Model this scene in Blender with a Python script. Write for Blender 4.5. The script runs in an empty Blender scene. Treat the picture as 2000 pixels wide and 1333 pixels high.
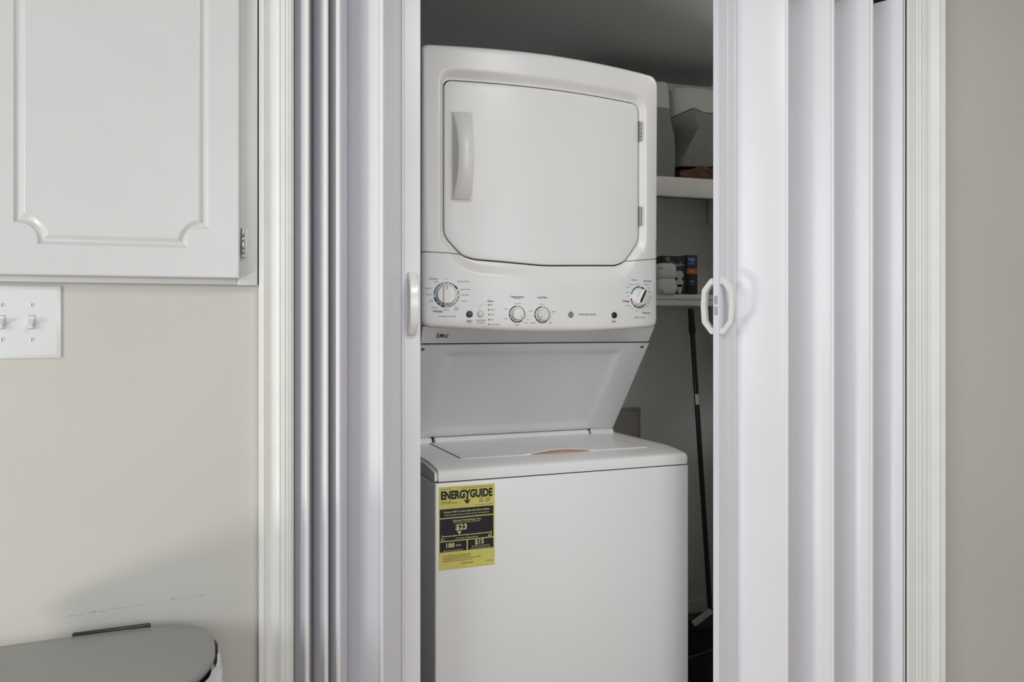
import bpy, bmesh, math, random
from mathutils import Vector, Matrix
random.seed(4)
sc = bpy.context.scene
COL = sc.collection

# ------------------------------------------------------------------ camera
TH = math.atan(.0002 * 1600)            # the camera looks a little to the right of the wall's normal
CAM_Z = 1.257
D = 1.711 * math.cos(TH)                # distance from the camera to the closet wall
cam = bpy.data.cameras.new('camera')
cam.lens = 28.8; cam.sensor_width = 36; cam.sensor_fit = 'HORIZONTAL'
cam.shift_y = -31.5 / 2000
cam.clip_start = .02
co = bpy.data.objects.new('camera', cam); COL.objects.link(co)
co.location = (0, 0, CAM_Z); co.rotation_euler = (math.pi / 2, 0, -TH)
sc.camera = co

# ------------------------------------------------------------------ world, lights, exposure
w = bpy.data.worlds.new('world'); sc.world = w; w.use_nodes = True
w.node_tree.nodes['Background'].inputs[0].default_value = (.93, .97, 1, 1)
w.node_tree.nodes['Background'].inputs[1].default_value = .42


def area(name, loc, target, sx, sy, power, color):
    l = bpy.data.lights.new(name, 'AREA'); l.shape = 'RECTANGLE'; l.size = sx; l.size_y = sy
    l.energy = power; l.color = color
    o = bpy.data.objects.new(name, l); COL.objects.link(o); o.location = loc
    o.rotation_euler = (Vector(target) - Vector(loc)).to_track_quat('-Z', 'Y').to_euler()
    return o


area('window_daylight', (-2.9, -.9, 1.75), (.6, 1.8, 1.35), 1.9, 1.2, 46, (.92, .97, 1))
area('floor_bounce_fill', (-2.3, .45, .10), (.0, 1.6, .95), 0.45, .30, 30, (1, .97, .92))  # unseen low lamp standing in for sun bounced off the floor
area('rear_fill_light', (.9, -3.0, 1.70), (.9, 2, 1.3), 2.4, 1.4, 46, (.98, .99, 1))  # unseen fill added behind the camera to light deep into the closet
area('overhead_fill_light', (.75, .2, 2.42), (.75, .45, 0), .6, .6, 17, (1, .98, .96))  # unseen fill added overhead to brighten the washer deck

sc.view_settings.view_transform = 'Standard'; sc.view_settings.look = 'None'
sc.view_settings.exposure = 0; sc.view_settings.gamma = 1
sc.view_settings.use_curve_mapping = False

# ------------------------------------------------------------------ materials
MAT = {}


def mat(name, col, rough=.5, spec=.5, metal=0, noise=0, nscale=8, bump=0, bscale=60, coat=0, stretch=None):
    m = bpy.data.materials.new(name); m.use_nodes = True
    nt = m.node_tree; b = nt.nodes['Principled BSDF']
    b.inputs['Base Color'].default_value = (*col, 1); b.inputs['Roughness'].default_value = rough
    b.inputs['Specular IOR Level'].default_value = spec; b.inputs['Metallic'].default_value = metal
    b.inputs['Coat Weight'].default_value = coat; b.inputs['Coat Roughness'].default_value = .08
    tc = nt.nodes.new('ShaderNodeTexCoord'); src = tc.outputs['Object']
    if stretch:
        mp = nt.nodes.new('ShaderNodeMapping'); mp.inputs['Scale'].default_value = stretch
        nt.links.new(src, mp.inputs[0]); src = mp.outputs[0]
    if noise:
        n = nt.nodes.new('ShaderNodeTexNoise'); n.inputs['Scale'].default_value = nscale
        n.inputs['Detail'].default_value = 4
        nt.links.new(src, n.inputs['Vector'])
        r = nt.nodes.new('ShaderNodeValToRGB')
        r.color_ramp.elements[0].position = .3; r.color_ramp.elements[1].position = .7
        r.color_ramp.elements[0].color = (*[c * (1 - noise) for c in col], 1)
        r.color_ramp.elements[1].color = (*[min(1, c * (1 + noise)) for c in col], 1)
        nt.links.new(n.outputs['Fac'], r.inputs[0]); nt.links.new(r.outputs[0], b.inputs['Base Color'])
    if bump:
        n2 = nt.nodes.new('ShaderNodeTexNoise'); n2.inputs['Scale'].default_value = bscale
        nt.links.new(src, n2.inputs['Vector'])
        bp = nt.nodes.new('ShaderNodeBump'); bp.inputs['Strength'].default_value = bump
        bp.inputs['Distance'].default_value = .002
        nt.links.new(n2.outputs['Fac'], bp.inputs['Height']); nt.links.new(bp.outputs[0], b.inputs['Normal'])
    MAT[name] = m
    return m


mat('wall_paint', (.535, .522, .482), .55, .3, noise=.02, nscale=3, bump=.12, bscale=35)
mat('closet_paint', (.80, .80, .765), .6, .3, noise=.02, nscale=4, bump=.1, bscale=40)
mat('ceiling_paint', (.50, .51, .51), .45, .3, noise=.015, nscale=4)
mat('trim_paint', (.77, .77, .735), .35, .4, noise=.02, nscale=20, bump=.08, bscale=120)
mat('cabinet_paint', (.62, .63, .62), .32, .45, noise=.012, nscale=10, bump=.10, bscale=60)
mat('pvc', (.755, .745, .78), .32, .45, noise=.01, nscale=6)
mat('pvc_hinge', (.78, .78, .78), .38, .4)
mat('enamel', (.84, .84, .83), .28, .45, noise=.006, nscale=4)
mat('enamel_plastic', (.83, .825, .815), .30, .5, noise=.006, nscale=4)
mat('grey_plastic', (.76, .77, .78), .3, .5, noise=.01, nscale=5)
mat('dark_gap', (.02, .02, .02), .8, .1)
mat('knob_white', (.76, .76, .74), .2, .5)
mat('print_black', (.02, .02, .025), .5, .3)
mat('print_grey', (.12, .12, .13), .5, .3)
mat('print_lightgrey', (.36, .36, .36), .5, .3)
mat('print_blue', (.03, .20, .36), .5, .3)
mat('button_black', (.02, .02, .02), .35, .5)
mat('label_yellow', (.66, .61, .16), .45, .4, noise=.03, nscale=30)
mat('label_pale', (.72, .68, .34), .45, .4)
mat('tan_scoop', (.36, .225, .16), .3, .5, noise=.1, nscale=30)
mat('steel', (.30, .30, .29), .42, .5, metal=1)
mat('nickel', (.50, .49, .46), .35, .5, metal=.8, noise=.35, nscale=120)
mat('switch_plastic', (.68, .70, .70), .3, .5)
mat('lid_grey', (.275, .275, .26), .34, .5, noise=.03, nscale=5)
mat('rim_black', (.012, .012, .012), .35, .5)
mat('bag_white', (.72, .73, .74), .35, .5, bump=.5, bscale=70)
mat('black_rubber', (.006, .006, .006), .4, .4)
mat('black_plastic', (.010, .010, .011), .35, .5)
mat('charcoal_plastic', (.035, .035, .036), .35, .5)
mat('fabric_grey', (.24, .24, .235), .9, .1, noise=.25, nscale=260, bump=.4, bscale=300)
mat('fabric_white', (.50, .50, .48), .9, .1, noise=.05, nscale=200, bump=.3, bscale=300)
mat('brown_leather', (.10, .035, .02), .45, .4, noise=.95, nscale=28, stretch=(1, 1, 4))
mat('box_black', (.012, .012, .014), .35, .5)
mat('box_blue', (.012, .05, .16), .4, .5)
mat('box_orange', (.55, .14, .02), .4, .5)
mat('bulb_print', (.55, .55, .55), .4, .4)
mat('white_print', (.60, .60, .60), .5, .3)
mat('tissue_wrap', (.70, .71, .70), .35, .5, noise=.03, nscale=20, bump=.5, bscale=40)
mat('tissue_green', (.38, .44, .24), .4, .4)
mat('utility_panel', (.40, .37, .34), .5, .3, noise=.15, nscale=14)
mat('cardboard_red', (.30, .05, .03), .6, .3, noise=.2, nscale=20)
mat('cardboard_yellow', (.36, .20, .10), .6, .3, noise=.75, nscale=22)
mat('floor_wood', (.20, .125, .075), .35, .5, noise=.25, nscale=6, stretch=(1, 12, 1))
mg = mat('fill_lamp_glass', (.9, .88, .84), .4, .3)  # glowing glass of the lamp added inside the closet
mg.node_tree.nodes['Principled BSDF'].inputs['Emission Color'].default_value = (1, .95, .88, 1)
mg.node_tree.nodes['Principled BSDF'].inputs['Emission Strength'].default_value = 10
mat('scuff', (.42, .40, .37), .7, .2, noise=.3, nscale=60)

# ------------------------------------------------------------------ helpers


def link(name, me, material, parent=None, smooth=False, angle=None):
    o = bpy.data.objects.new(name, me); COL.objects.link(o)
    if material: me.materials.append(MAT[material])
    if parent is not None: o.parent = parent
    if smooth:
        for p in me.polygons: p.use_smooth = True
        if angle is not None:
            me.set_sharp_from_angle(angle=math.radians(angle))
    return o


def mesh(name, V, F, material, parent=None, smooth=False, angle=35):
    me = bpy.data.meshes.new(name); me.from_pydata([tuple(v) for v in V], [], F); me.update()
    bm = bmesh.new(); bm.from_mesh(me)
    loose = [v for v in bm.verts if not v.link_faces]
    if loose: bmesh.ops.delete(bm, geom=loose, context='VERTS')
    bmesh.ops.recalc_face_normals(bm, faces=bm.faces); bm.to_mesh(me); bm.free()
    return link(name, me, material, parent, smooth, angle)


def box_bm(bm, x0, x1, y0, y1, z0, z1):
    v = [bm.verts.new((x, y, z)) for z in (z0, z1) for y in (y0, y1) for x in (x0, x1)]
    for f in ((0, 1, 3, 2), (4, 6, 7, 5), (0, 4, 5, 1), (2, 3, 7, 6), (0, 2, 6, 4), (1, 5, 7, 3)):
        bm.faces.new([v[i] for i in f])


def box(name, x0, x1, y0, y1, z0, z1, material, parent=None, bevel=0, seg=2):
    bm = bmesh.new(); box_bm(bm, x0, x1, y0, y1, z0, z1)
    bmesh.ops.recalc_face_normals(bm, faces=bm.faces)
    if bevel: bmesh.ops.bevel(bm, geom=bm.edges[:], offset=bevel, segments=seg, profile=.5, affect='EDGES')
    me = bpy.data.meshes.new(name); bm.to_mesh(me); bm.free()
    return link(name, me, material, parent, bool(bevel), 40)


def boxes(name, lst, material, parent=None):
    bm = bmesh.new()
    for b in lst: box_bm(bm, *b)
    bmesh.ops.recalc_face_normals(bm, faces=bm.faces)
    me = bpy.data.meshes.new(name); bm.to_mesh(me); bm.free()
    return link(name, me, material, parent)


def prism(name, prof, z0, z1, material, parent=None, smooth=False, angle=35, xf=None):
    """closed profile in (a,b) extruded along the third axis; xf maps (a,b,c) to a point"""
    n = len(prof); xf = xf or (lambda a, b, c: (a, b, c))
    V = [xf(a, b, z0) for a, b in prof] + [xf(a, b, z1) for a, b in prof]
    F = [(i, (i + 1) % n, n + (i + 1) % n, n + i) for i in range(n)] + [tuple(range(n)), tuple(range(2 * n - 1, n - 1, -1))]
    return mesh(name, V, F, material, parent, smooth, angle)


def lathe(name, prof, material, parent=None, n=32, xf=None, cap=True):
    """prof: (radius, height) list; xf maps local (x,y,height) to a point"""
    xf = xf or (lambda x, y, h: (x, y, h))
    V = []; F = []
    for r, h in prof:
        for i in range(n):
            a = 2 * math.pi * i / n; V.append(xf(r * math.cos(a), r * math.sin(a), h))
    for k in range(len(prof) - 1):
        for i in range(n):
            j = (i + 1) % n; F.append((k * n + i, k * n + j, (k + 1) * n + j, (k + 1) * n + i))
    if cap:
        F.append(tuple(range(n))); F.append(tuple(range((len(prof) - 1) * n, len(prof) * n)))
    return mesh(name, V, F, material, parent, True, 40)


def tube(name, pts, rads, material, parent=None, n=14):
    pts = [Vector(p) for p in pts]; V = []; F = []
    for k, p in enumerate(pts):
        t = (pts[min(k + 1, len(pts) - 1)] - pts[max(k - 1, 0)]).normalized()
        a = t.orthogonal().normalized(); b = t.cross(a)
        if k and a.dot(pa) < 0: a, b = -a, -b
        pa = a
        for i in range(n):
            q = 2 * math.pi * i / n; V.append(p + (a * math.cos(q) + b * math.sin(q)) * rads[k])
    for k in range(len(pts) - 1):
        for i in range(n):
            j = (i + 1) % n; F.append((k * n + i, k * n + j, (k + 1) * n + j, (k + 1) * n + i))
    F += [tuple(range(n)), tuple(range((len(pts) - 1) * n, len(pts) * n))]
    return mesh(name, V, F, material, parent, True, 50)


def text2d(s, size, align='CENTER', bold=0):
    c = bpy.data.curves.new('t', 'FONT'); c.body = s; c.size = size; c.align_x = align; c.align_y = 'CENTER'
    c.resolution_u = 3; c.offset = bold * size
    o = bpy.data.objects.new('t', c); COL.objects.link(o)
    dg = bpy.context.evaluated_depsgraph_get(); me = bpy.data.meshes.new_from_object(o.evaluated_get(dg))
    V = [tuple(v.co) for v in me.vertices]; F = [tuple(p.vertices) for p in me.polygons]
    bpy.data.objects.remove(o); bpy.data.curves.remove(c); bpy.data.meshes.remove(me)
    return V, F


class Decal:
    """flat print collected into one mesh; xf maps sheet coordinates (x right, y up) to a point"""
    def __init__(s, xf): s.V = []; s.F = []; s.xf = xf

    def add(s, V, F):
        k = len(s.V); s.V += [s.xf(x, y) for x, y in V]; s.F += [tuple(i + k for i in f) for f in F]

    def text(s, t, x, y, size, align='CENTER', bold=0, rot=0, sx=1):
        V, F = text2d(t, size, align, bold); c, q = math.cos(rot), math.sin(rot)
        s.add([(x + (a * c * sx - b * q), y + (a * q * sx + b * c)) for a, b, _ in V], F)

    def rect(s, x0, y0, x1, y1): s.add([(x0, y0), (x1, y0), (x1, y1), (x0, y1)], [(0, 1, 2, 3)])

    def poly(s, P): s.add(P, [tuple(range(len(P)))])

    def ring(s, x, y, r0, r1, a0=0, a1=360, n=None):
        n = n or max(3, int(abs(a1 - a0) / 8)); P = []
        for i in range(n + 1):
            a = math.radians(a0 + (a1 - a0) * i / n)
            P += [(x + r0 * math.cos(a), y + r0 * math.sin(a)), (x + r1 * math.cos(a), y + r1 * math.sin(a))]
        s.add(P, [(2 * i, 2 * i + 1, 2 * i + 3, 2 * i + 2) for i in range(n)])

    def disc(s, x, y, r, n=24, ry=None):
        s.poly([(x + r * math.cos(2 * math.pi * i / n), y + (ry or r) * math.sin(2 * math.pi * i / n)) for i in range(n)])

    def build(s, name, material, parent):
        o = mesh(name, s.V, s.F, material, parent)
        if parent is not None: o['kind'] = 'stuff'      # print too small to pick apart
        return o


def thing(name, label, cat, loc=(0, 0, 0), rz=0, group=None):
    o = bpy.data.objects.new(name, None); COL.objects.link(o); o.empty_display_size = .05
    o.location = loc; o.rotation_euler = (0, 0, rz); o['label'] = label; o['category'] = cat
    if group: o['group'] = group
    return o


def tag(o, label, cat, group=None):
    o['label'] = label; o['category'] = cat
    if group: o['group'] = group
    return o


def structure(o): o['kind'] = 'structure'; return o


# ------------------------------------------------------------------ the setting
OPL, OPR, OPT = .0798, 1.5403, 2.084     # closet opening
WT = .115                               # wall thickness
BACK, CR, CL, CH = 2.66, 1.6157, -.06, 2.135   # closet back, right, left, ceiling height
structure(box('floor', -3.6, 3.8, -3.2, BACK + .1, -.1, 0, 'floor_wood'))
structure(boxes('wall_front', [(-3.6, OPL - .012, D, D + WT, 0, 2.44), (OPR + .012, 3.8, D, D + WT, 0, 2.44),
                               (OPL - .012, OPR + .012, D, D + WT, OPT + .012, 2.44)], 'wall_paint'))
structure(box('wall_back', CL - .1, CR + .1, BACK, BACK + .1, 0, CH + .1, 'closet_paint'))
structure(box('wall_right', CR, CR + .1, D + WT, BACK, 0, CH + .1, 'closet_paint'))
structure(box('wall_left', CL - .1, CL, D + WT, BACK, 0, CH + .1, 'closet_paint'))
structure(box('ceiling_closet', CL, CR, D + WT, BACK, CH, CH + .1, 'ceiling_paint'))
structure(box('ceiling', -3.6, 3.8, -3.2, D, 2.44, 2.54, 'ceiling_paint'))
structure(box('baseboard_back', CL, CR, BACK - .014, BACK, 0, .25, 'trim_paint', bevel=.003))

# casings: profile of depth across the width, extruded upwards
def casing(name, prof, z0, z1):
    P = [(x, D - h) for x, h in prof] + [(prof[-1][0], D + .0), (prof[0][0], D + .0)]
    return structure(prism(name, P, z0, z1, 'trim_paint', smooth=True, angle=30))


def cove(x0, x1, h0, h1, sag, n=8):
    return [(x0 + (x1 - x0) * i / n, h0 + (h1 - h0) * i / n - sag * math.sin(math.pi * i / n)) for i in range(n + 1)]


def bead(x0, x1, h, r, n=6):
    return [(x0 + (x1 - x0) * i / n, h + r * math.sin(math.pi * i / n)) for i in range(n + 1)]


casing('trim_1', [(.0158, .015), (.0165, .0165), (.0255, .0165), (.0262, .0135), (.0275, .0135), (.0282, .0160)] +
       cove(.0290, .0535, .0160, .0150, .0050) + [(.0540, .0128), (.0550, .0128), (.0556, .0150), (.0636, .0142), (.0642, .0118),
       (.0650, .0118), (.0656, .0132), (.0700, .0125), (.0705, .0105), (.0712, .0105), (.0718, .0118), (.0748, .0112), (.0752, .009)] +
       bead(.0758, .0796, .007, .002) + [(.0798, .006)], 0, 2.14)
casing('trim_2', [(1.5403, .008), (1.5415, .0095), (1.5640, .0105)] + bead(1.5650, 1.5715, .0105, .002) +
       [(1.5720, .0100)] + bead(1.5730, 1.5825, .0105, .0025) + [(1.5832, .0110), (1.5900, .0125), (1.5965, .0130), (1.5972, .0105),
       (1.6000, .0105)] + bead(1.6005, 1.6045, .0110, .0028) + [(1.6050, .0115), (1.6215, .0180)] + bead(1.6225, 1.6300, .0190, .0025) +
       [(1.6310, .0200), (1.6425, .0230), (1.6437, .0215)], 0, 2.14)
structure(prism('trim_3', [(2.087, D - .008), (2.105, D - .012), (2.14, D - .016), (2.14, D), (2.087, D)], .0158, 1.6437, 'trim_paint',
                xf=lambda z, y, x: (x, y, z)))
structure(box('trim_4', OPL - .012, OPL, D - .004, D + WT + .004, 0, OPT, 'trim_paint'))
structure(box('trim_5', OPR, OPR + .012, D - .004, D + WT + .004, 0, OPT, 'trim_paint'))
structure(box('trim_6', OPL, OPR, D - .004, D + WT + .004, OPT, OPT + .012, 'trim_paint'))
tag(box('door_track', OPL + .002, OPR - .002, 1.66, 1.70, OPT - .012, OPT, 'dark_gap'),
    'dark overhead track above the two folding doors', 'track')

# ------------------------------------------------------------------ accordion doors
DZ0, DZ1 = .02, 2.068


def slab_profile(p0, p1, th, sag=0, n=8):
    """thin bowed panel from p0 to p1 with rounded ends, bulging to its left-hand normal by sag"""
    p0, p1 = Vector(p0), Vector(p1); t = (p1 - p0).normalized(); nn = Vector((-t.y, t.x)); L = (p1 - p0).length
    A = []; B = []
    for i in range(n + 1):
        s = i / n; q = p0 + t * L * s + nn * sag * math.sin(math.pi * s)
        k = .5 * th * (1 if 0 < i < n else .45)
        A.append(tuple(q + nn * k)); B.append(tuple(q - nn * k))
    return A + B[::-1]


def panel(p0, p1, parent, sag=.004):
    pn = prism('panel', slab_profile(p0, p1, .007, sag), DZ0, DZ1, 'pvc', parent, True, 30)
    return pn


def hinge(p, parent, r=.0048):
    pr = [(p[0] + r * math.cos(2 * math.pi * i / 14), p[1] + r * math.sin(2 * math.pi * i / 14)) for i in range(14)]
    return prism('hinge_strip', pr, DZ0 + .001, DZ1 - .001, 'pvc_hinge', parent, True, 50)


def pull_handle(post, t, side, parent):
    """D-shaped pull on the lead post, t along its face; side +1 sticks out into the room, -1 into the closet"""
    ox, oy, ang, wd, th = post; ca, sa = math.cos(ang), math.sin(ang)

    def at(dx, a, z):
        u = t + dx; o = a if side > 0 else -(th + a); return (ox + u * ca + o * sa, oy + u * sa - o * ca, z)
    out = [(0, 1.366), (.010, 1.366), (.033, 1.340), (.036, 1.300), (.033, 1.262), (.010, 1.235), (0, 1.235)]
    inn = [(0, 1.250), (.008, 1.250), (.022, 1.268), (.0245, 1.300), (.022, 1.333), (.008, 1.351), (0, 1.351)]
    prof = out + inn
    n = len(prof); V = [at(dx, a, z) for dx in (-.008, .008) for a, z in prof]
    F = [(i, (i + 1) % n, n + (i + 1) % n, n + i) for i in range(n)]
    m = len(out)
    for k in range(m - 1):          # bridge the loop so the cheeks stay clean quads
        a, b = k, k + 1; c, d = n - 1 - k, n - 2 - k
        F += [(a, b, d, c), (n + a, n + c, n + d, n + b)]
    o = mesh('handle', V, F, 'knob_white', parent)
    bm = bmesh.new(); bm.from_mesh(o.data)
    bmesh.ops.bevel(bm, geom=[e for e in bm.edges if len(e.link_faces) == 2 and e.calc_face_angle(0) > .6], offset=.0016, segments=2, affect='EDGES')
    bm.to_mesh(o.data); bm.free()
    for p in o.data.polygons: p.use_smooth = True
    o.data.set_sharp_from_angle(angle=math.radians(40))
    return o


def door(name, pts, label, post, group):
    d = thing(name, label, 'door', (0, 0, 0), 0, group)
    for a, b in zip(pts[:-1], pts[1:]): panel(a, b, d, 0 if a[0] < .09 else (-.0045 if b[1] < a[1] else .003))
    for p in pts[1:-1]: hinge(p, d)
    # lead post: flat bar with two shallow grooves on both faces
    ox, oy, ang, w, th = post; g = .0018; ca, sa = math.cos(ang), math.sin(ang)
    gr = ((.46, 0), (.48, g), (.50, g), (.52, 0), (.86, 0), (.88, g), (.91, g), (.93, 0)) if ang else ((.04, 0), (.07, g), (.12, g), (.15, 0))
    f = [(0, 0)] + [(w * a, b) for a, b in gr] + [(w, 0)]
    k = [(x, th - y) for x, y in f][::-1]
    prism('lead_post', [(ox + x * ca - y * sa, oy + x * sa + y * ca) for x, y in f + k], DZ0, DZ1, 'pvc', d)
    return d


# right door: ridges towards the room, valleys towards the closet
ROOMY, YR, YV = 1.63, 1.632, 1.727
post_r = (1.0365, 1.664, math.radians(27), .079, .015)
pts_r = [(1.1060, 1.7055), (1.198, YR), (1.263, YV), (1.327, YR), (1.384, YV), (1.440, YR), (1.489, YV), (1.537, YR + .002)]
door_r = door('accordion_door', pts_r, 'white folding accordion door half drawn out, with handles on both faces', post_r, None)
pull_handle(post_r, .010, 1, door_r); pull_handle(post_r, .010, -1, door_r)
_c, _s = math.cos(post_r[2]), math.sin(post_r[2])
lt = Decal(lambda x, y: (post_r[0] - .0006 * _c - (.0075 + x) * _s, post_r[1] - .0006 * _s + (.0075 + x) * _c, y))
for k in range(2):
    for zz in (1.3145, 1.2895):
        lt.rect(-.0025 + .005 * k - .0009, zz - .010, -.0025 + .005 * k + .0009, zz + .010)
lt.build('latch_slots', 'print_grey', door_r)
# left door: pushed together into a tight stack
pts_l = [(.0835, 1.668), (.1040, 1.616), (.1225, 1.718), (.1400, 1.616), (.1535, 1.718), (.1635, 1.616), (.1915, 1.714), (.2480, 1.618), (.3010, 1.690)]
post_l = (.299, 1.680, 0, .0385, .022)
door_l = door('accordion_door', pts_l, 'white folding accordion door pushed into a tight stack beside cabinet', post_l, None)
pull_handle(post_l, .020, 1, door_l); pull_handle(post_l, .020, -1, door_l)

# ------------------------------------------------------------------ washer and dryer, one stacked unit
PHI = math.atan(.0002493 * 1600) - TH
Z1 = 1600 / 860
FLX = (-150 / 1600 * Z1) * math.cos(TH) + Z1 * math.sin(TH); FLY = (150 / 1600 * Z1) * math.sin(TH) + Z1 * math.cos(TH)
U = thing('stacked_washer_dryer', 'white stacked washer and dryer standing in the closet', 'washer dryer', (FLX, FLY, 0), PHI)
W = .678
XL, XR = -.008, .636


def bow(x): u = (x - XL) / (XR - XL); return .08 - .047 * (1 - (2 * u - 1) ** 2)


def dbow(x): u = (x - XL) / (XR - XL); return .047 * 2 * (2 * u - 1) * 2 / (XR - XL)


# -- washer cabinet
body = box('washer_cabinet', 0, W, 0, .70, .025, .8965, 'enamel', U, .004, 3)
for fx in (.05, W - .05):
    for fy in (.05, .65):
        lathe('foot', [(.018, 0), (.018, .012), (.010, .014), (.010, .026)], 'black_rubber', U, 14,
              xf=lambda x, y, h, fx=fx, fy=fy: (fx + x, fy + y, h))
box('seam', .004, W - .004, .004, .69, .895, .9005, 'dark_gap', U)
# -- washer deck: profile in (y, z), extruded over the width with rounded ends
dp = [(-.002, .8995), (-.002, .918), (.000, .9225), (.004, .9255), (.010, .9272), (.040, .9310), (.078, .9345), (.086, .9350), (.70, .9350), (.70, .8995)]
deck = prism('washer_deck', dp, 0, W, 'enamel_plastic', U, xf=lambda y, z, x: (x, y, z))
bm = bmesh.new(); bm.from_mesh(deck.data)
ends = [e for e in bm.edges if len(e.link_faces) == 2 and any(len(f.verts) > 4 for f in e.link_faces) and e.calc_face_angle(0) > 1 and max(v.co.z for v in e.verts) > .905]
bmesh.ops.bevel(bm, geom=ends, offset=.007, segments=4, affect='EDGES'); bm.to_mesh(deck.data); bm.free()
for p in deck.data.polygons: p.use_smooth = True
deck.data.set_sharp_from_angle(angle=math.radians(28))
# -- lid: thin plate with an arched cut-out over the finger scoop
LX0, LX1, LY0, LY1 = .090, .602, .079, .350
front = []
for i in range(41):
    x = LX0 + .012 + (LX1 - LX0 - .024) * i / 40; s = max(0, 1 - ((x - .345) / .115) ** 2)
    front.append((x, LY0 + .024 * s * s))
lo = [(LX0, LY0 + .012), (LX0 + .004, LY0 + .004)] + front + [(LX1 - .004, LY0 + .004), (LX1, LY0 + .012), (LX1 + .004, LY1), (LX0 + .004, LY1)]


def plate(name, loop, z0, z1, b, material, parent):
    c = Vector((sum(p[0] for p in loop) / len(loop), sum(p[1] for p in loop) / len(loop)))
    n = len(loop); V = []; F = []

    def inset(p, d):
        v = c - Vector(p); return Vector(p) + v.normalized() * d
    rings = [(0, z0), (0, z1 - b), (b * .35, z1 - b * .35), (b, z1)]
    for d, z in rings:
        for p in loop: q = inset(p, d); V.append((q.x, q.y, z))
    for k in range(len(rings) - 1):
        for i in range(n): j = (i + 1) % n; F.append((k * n + i, k * n + j, (k + 1) * n + j, (k + 1) * n + i))
    F.append(tuple(range((len(rings) - 1) * n, len(rings) * n))); F.append(tuple(range(n)))
    return mesh(name, V, F, material, parent, True, 50)


def lift(x, y):
    a = max(0, 1 - ((x - .352) / .110) ** 2); b = max(0, 1 - (y - LY0) / .11); return .0095 * a * a * b * b


NX, NY = 64, 16; V = []; F = []
for jy in range(NY + 1):
    for ix in range(NX + 1):
        x = LX0 + (LX1 - LX0) * ix / NX; y = LY0 + (LY1 - LY0) * jy / NY
        ed = min(x - LX0, LX1 - x, y - LY0) / .010
        V.append((x, y, .9374 + lift(x, y) - (.0016 * (1 - min(1, ed)) ** 2)))
for jy in range(NY):
    for ix in range(NX):
        a = jy * (NX + 1) + ix; F.append((a, a + 1, a + NX + 2, a + NX + 1))
per = list(range(NX + 1)) + [k * (NX + 1) + NX for k in range(1, NY + 1)] + [NY * (NX + 1) + k for k in range(NX - 1, -1, -1)] + [k * (NX + 1) for k in range(NY - 1, 0, -1)]
q0 = len(V); V += [(V[p][0], V[p][1], .9335) for p in per]
F += [(per[k], per[(k + 1) % len(per)], q0 + (k + 1) % len(per), q0 + k) for k in range(len(per))]
lid = mesh('washer_lid', V, F, 'enamel_plastic', U, True, 40)
box('lid_gap', LX0 - .003, LX0 + .001, LY0 + .012, .352, .9345, .9356, 'dark_gap', U)
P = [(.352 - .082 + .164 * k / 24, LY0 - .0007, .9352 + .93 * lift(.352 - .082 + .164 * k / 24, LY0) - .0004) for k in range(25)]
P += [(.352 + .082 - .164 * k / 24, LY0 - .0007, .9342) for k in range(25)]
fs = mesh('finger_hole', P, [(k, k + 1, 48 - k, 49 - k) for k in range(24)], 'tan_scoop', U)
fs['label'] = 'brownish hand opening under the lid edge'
# -- hinge rolls along the back of the deck
def roll(x0, x1, tapered=0):
    r = .0105
    V = []; F = []; n = 18
    secs = [(x0, r * .72), (x0 + .003, r), (x1 - .003, r), (x1, r * .72)]
    for x, rr in secs:
        for i in range(n):
            a = 2 * math.pi * i / n; V.append((x, .366 + rr * 1.25 * math.cos(a), .9385 + rr * math.sin(a)))
    for k in range(3):
        for i in range(n): j = (i + 1) % n; F.append((k * n + i, k * n + j, (k + 1) * n + j, (k + 1) * n + i))
    F += [tuple(range(n)), tuple(range(3 * n, 4 * n))]
    return mesh('hinge_roll', V, F, 'enamel_plastic', U, True, 40)


roll(.0, .0965); roll(.1035, .5745); roll(.5805, .656)
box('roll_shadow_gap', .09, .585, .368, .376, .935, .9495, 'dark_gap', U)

# -- sloping panel between the washer and the dryer
NU, NV = 72, 44
V = []; F = []


def sm(e0, e1, x): t = max(0, min(1, (x - e0) / (e1 - e0))); return t * t * (3 - 2 * t)


for j in range(NV + 1):
    v = j / NV
    for i in range(NU + 1):
        u = i / NU
        x = u * (.634 + .026 * v) + 0 * v
        y = .120 + .252 * v; z = 1.2100 - .2630 * v
        d = min(u - .115 - .03 * v, .872 - .010 * v - u, (v - .10) * .5, (.925 - v) * .5)
        k = sm(-.012, .014, d) * .0055
        V.append((x, y + k * .72, z + k * .69))
for j in range(NV):
    for i in range(NU):
        a = j * (NU + 1) + i; F.append((a, a + 1, a + NU + 2, a + NU + 1))
b0 = len(V)
V += [(0, .70, 1.21), (.634, .70, 1.21), (0, .70, .947), (.66, .70, .947)]
F += [(0, b0, b0 + 1, NU), (NV * (NU + 1), NV * (NU + 1) + NU, b0 + 3, b0 + 2), (b0, b0 + 2, b0 + 3, b0 + 1)]
F += [tuple([j * (NU + 1) for j in range(NV + 1)] + [b0 + 2, b0])]
F += [tuple([j * (NU + 1) + NU for j in range(NV + 1)] + [b0 + 3, b0 + 1])]
sp = mesh('sloping_panel', V, F, 'grey_plastic', U, True, 40)


def on_slope(u, v):
    nx = Vector((0, -.722, -.692))
    return Vector((u * (.634 + .026 * v), .120 + .252 * v, 1.2100 - .2630 * v)), nx


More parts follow.
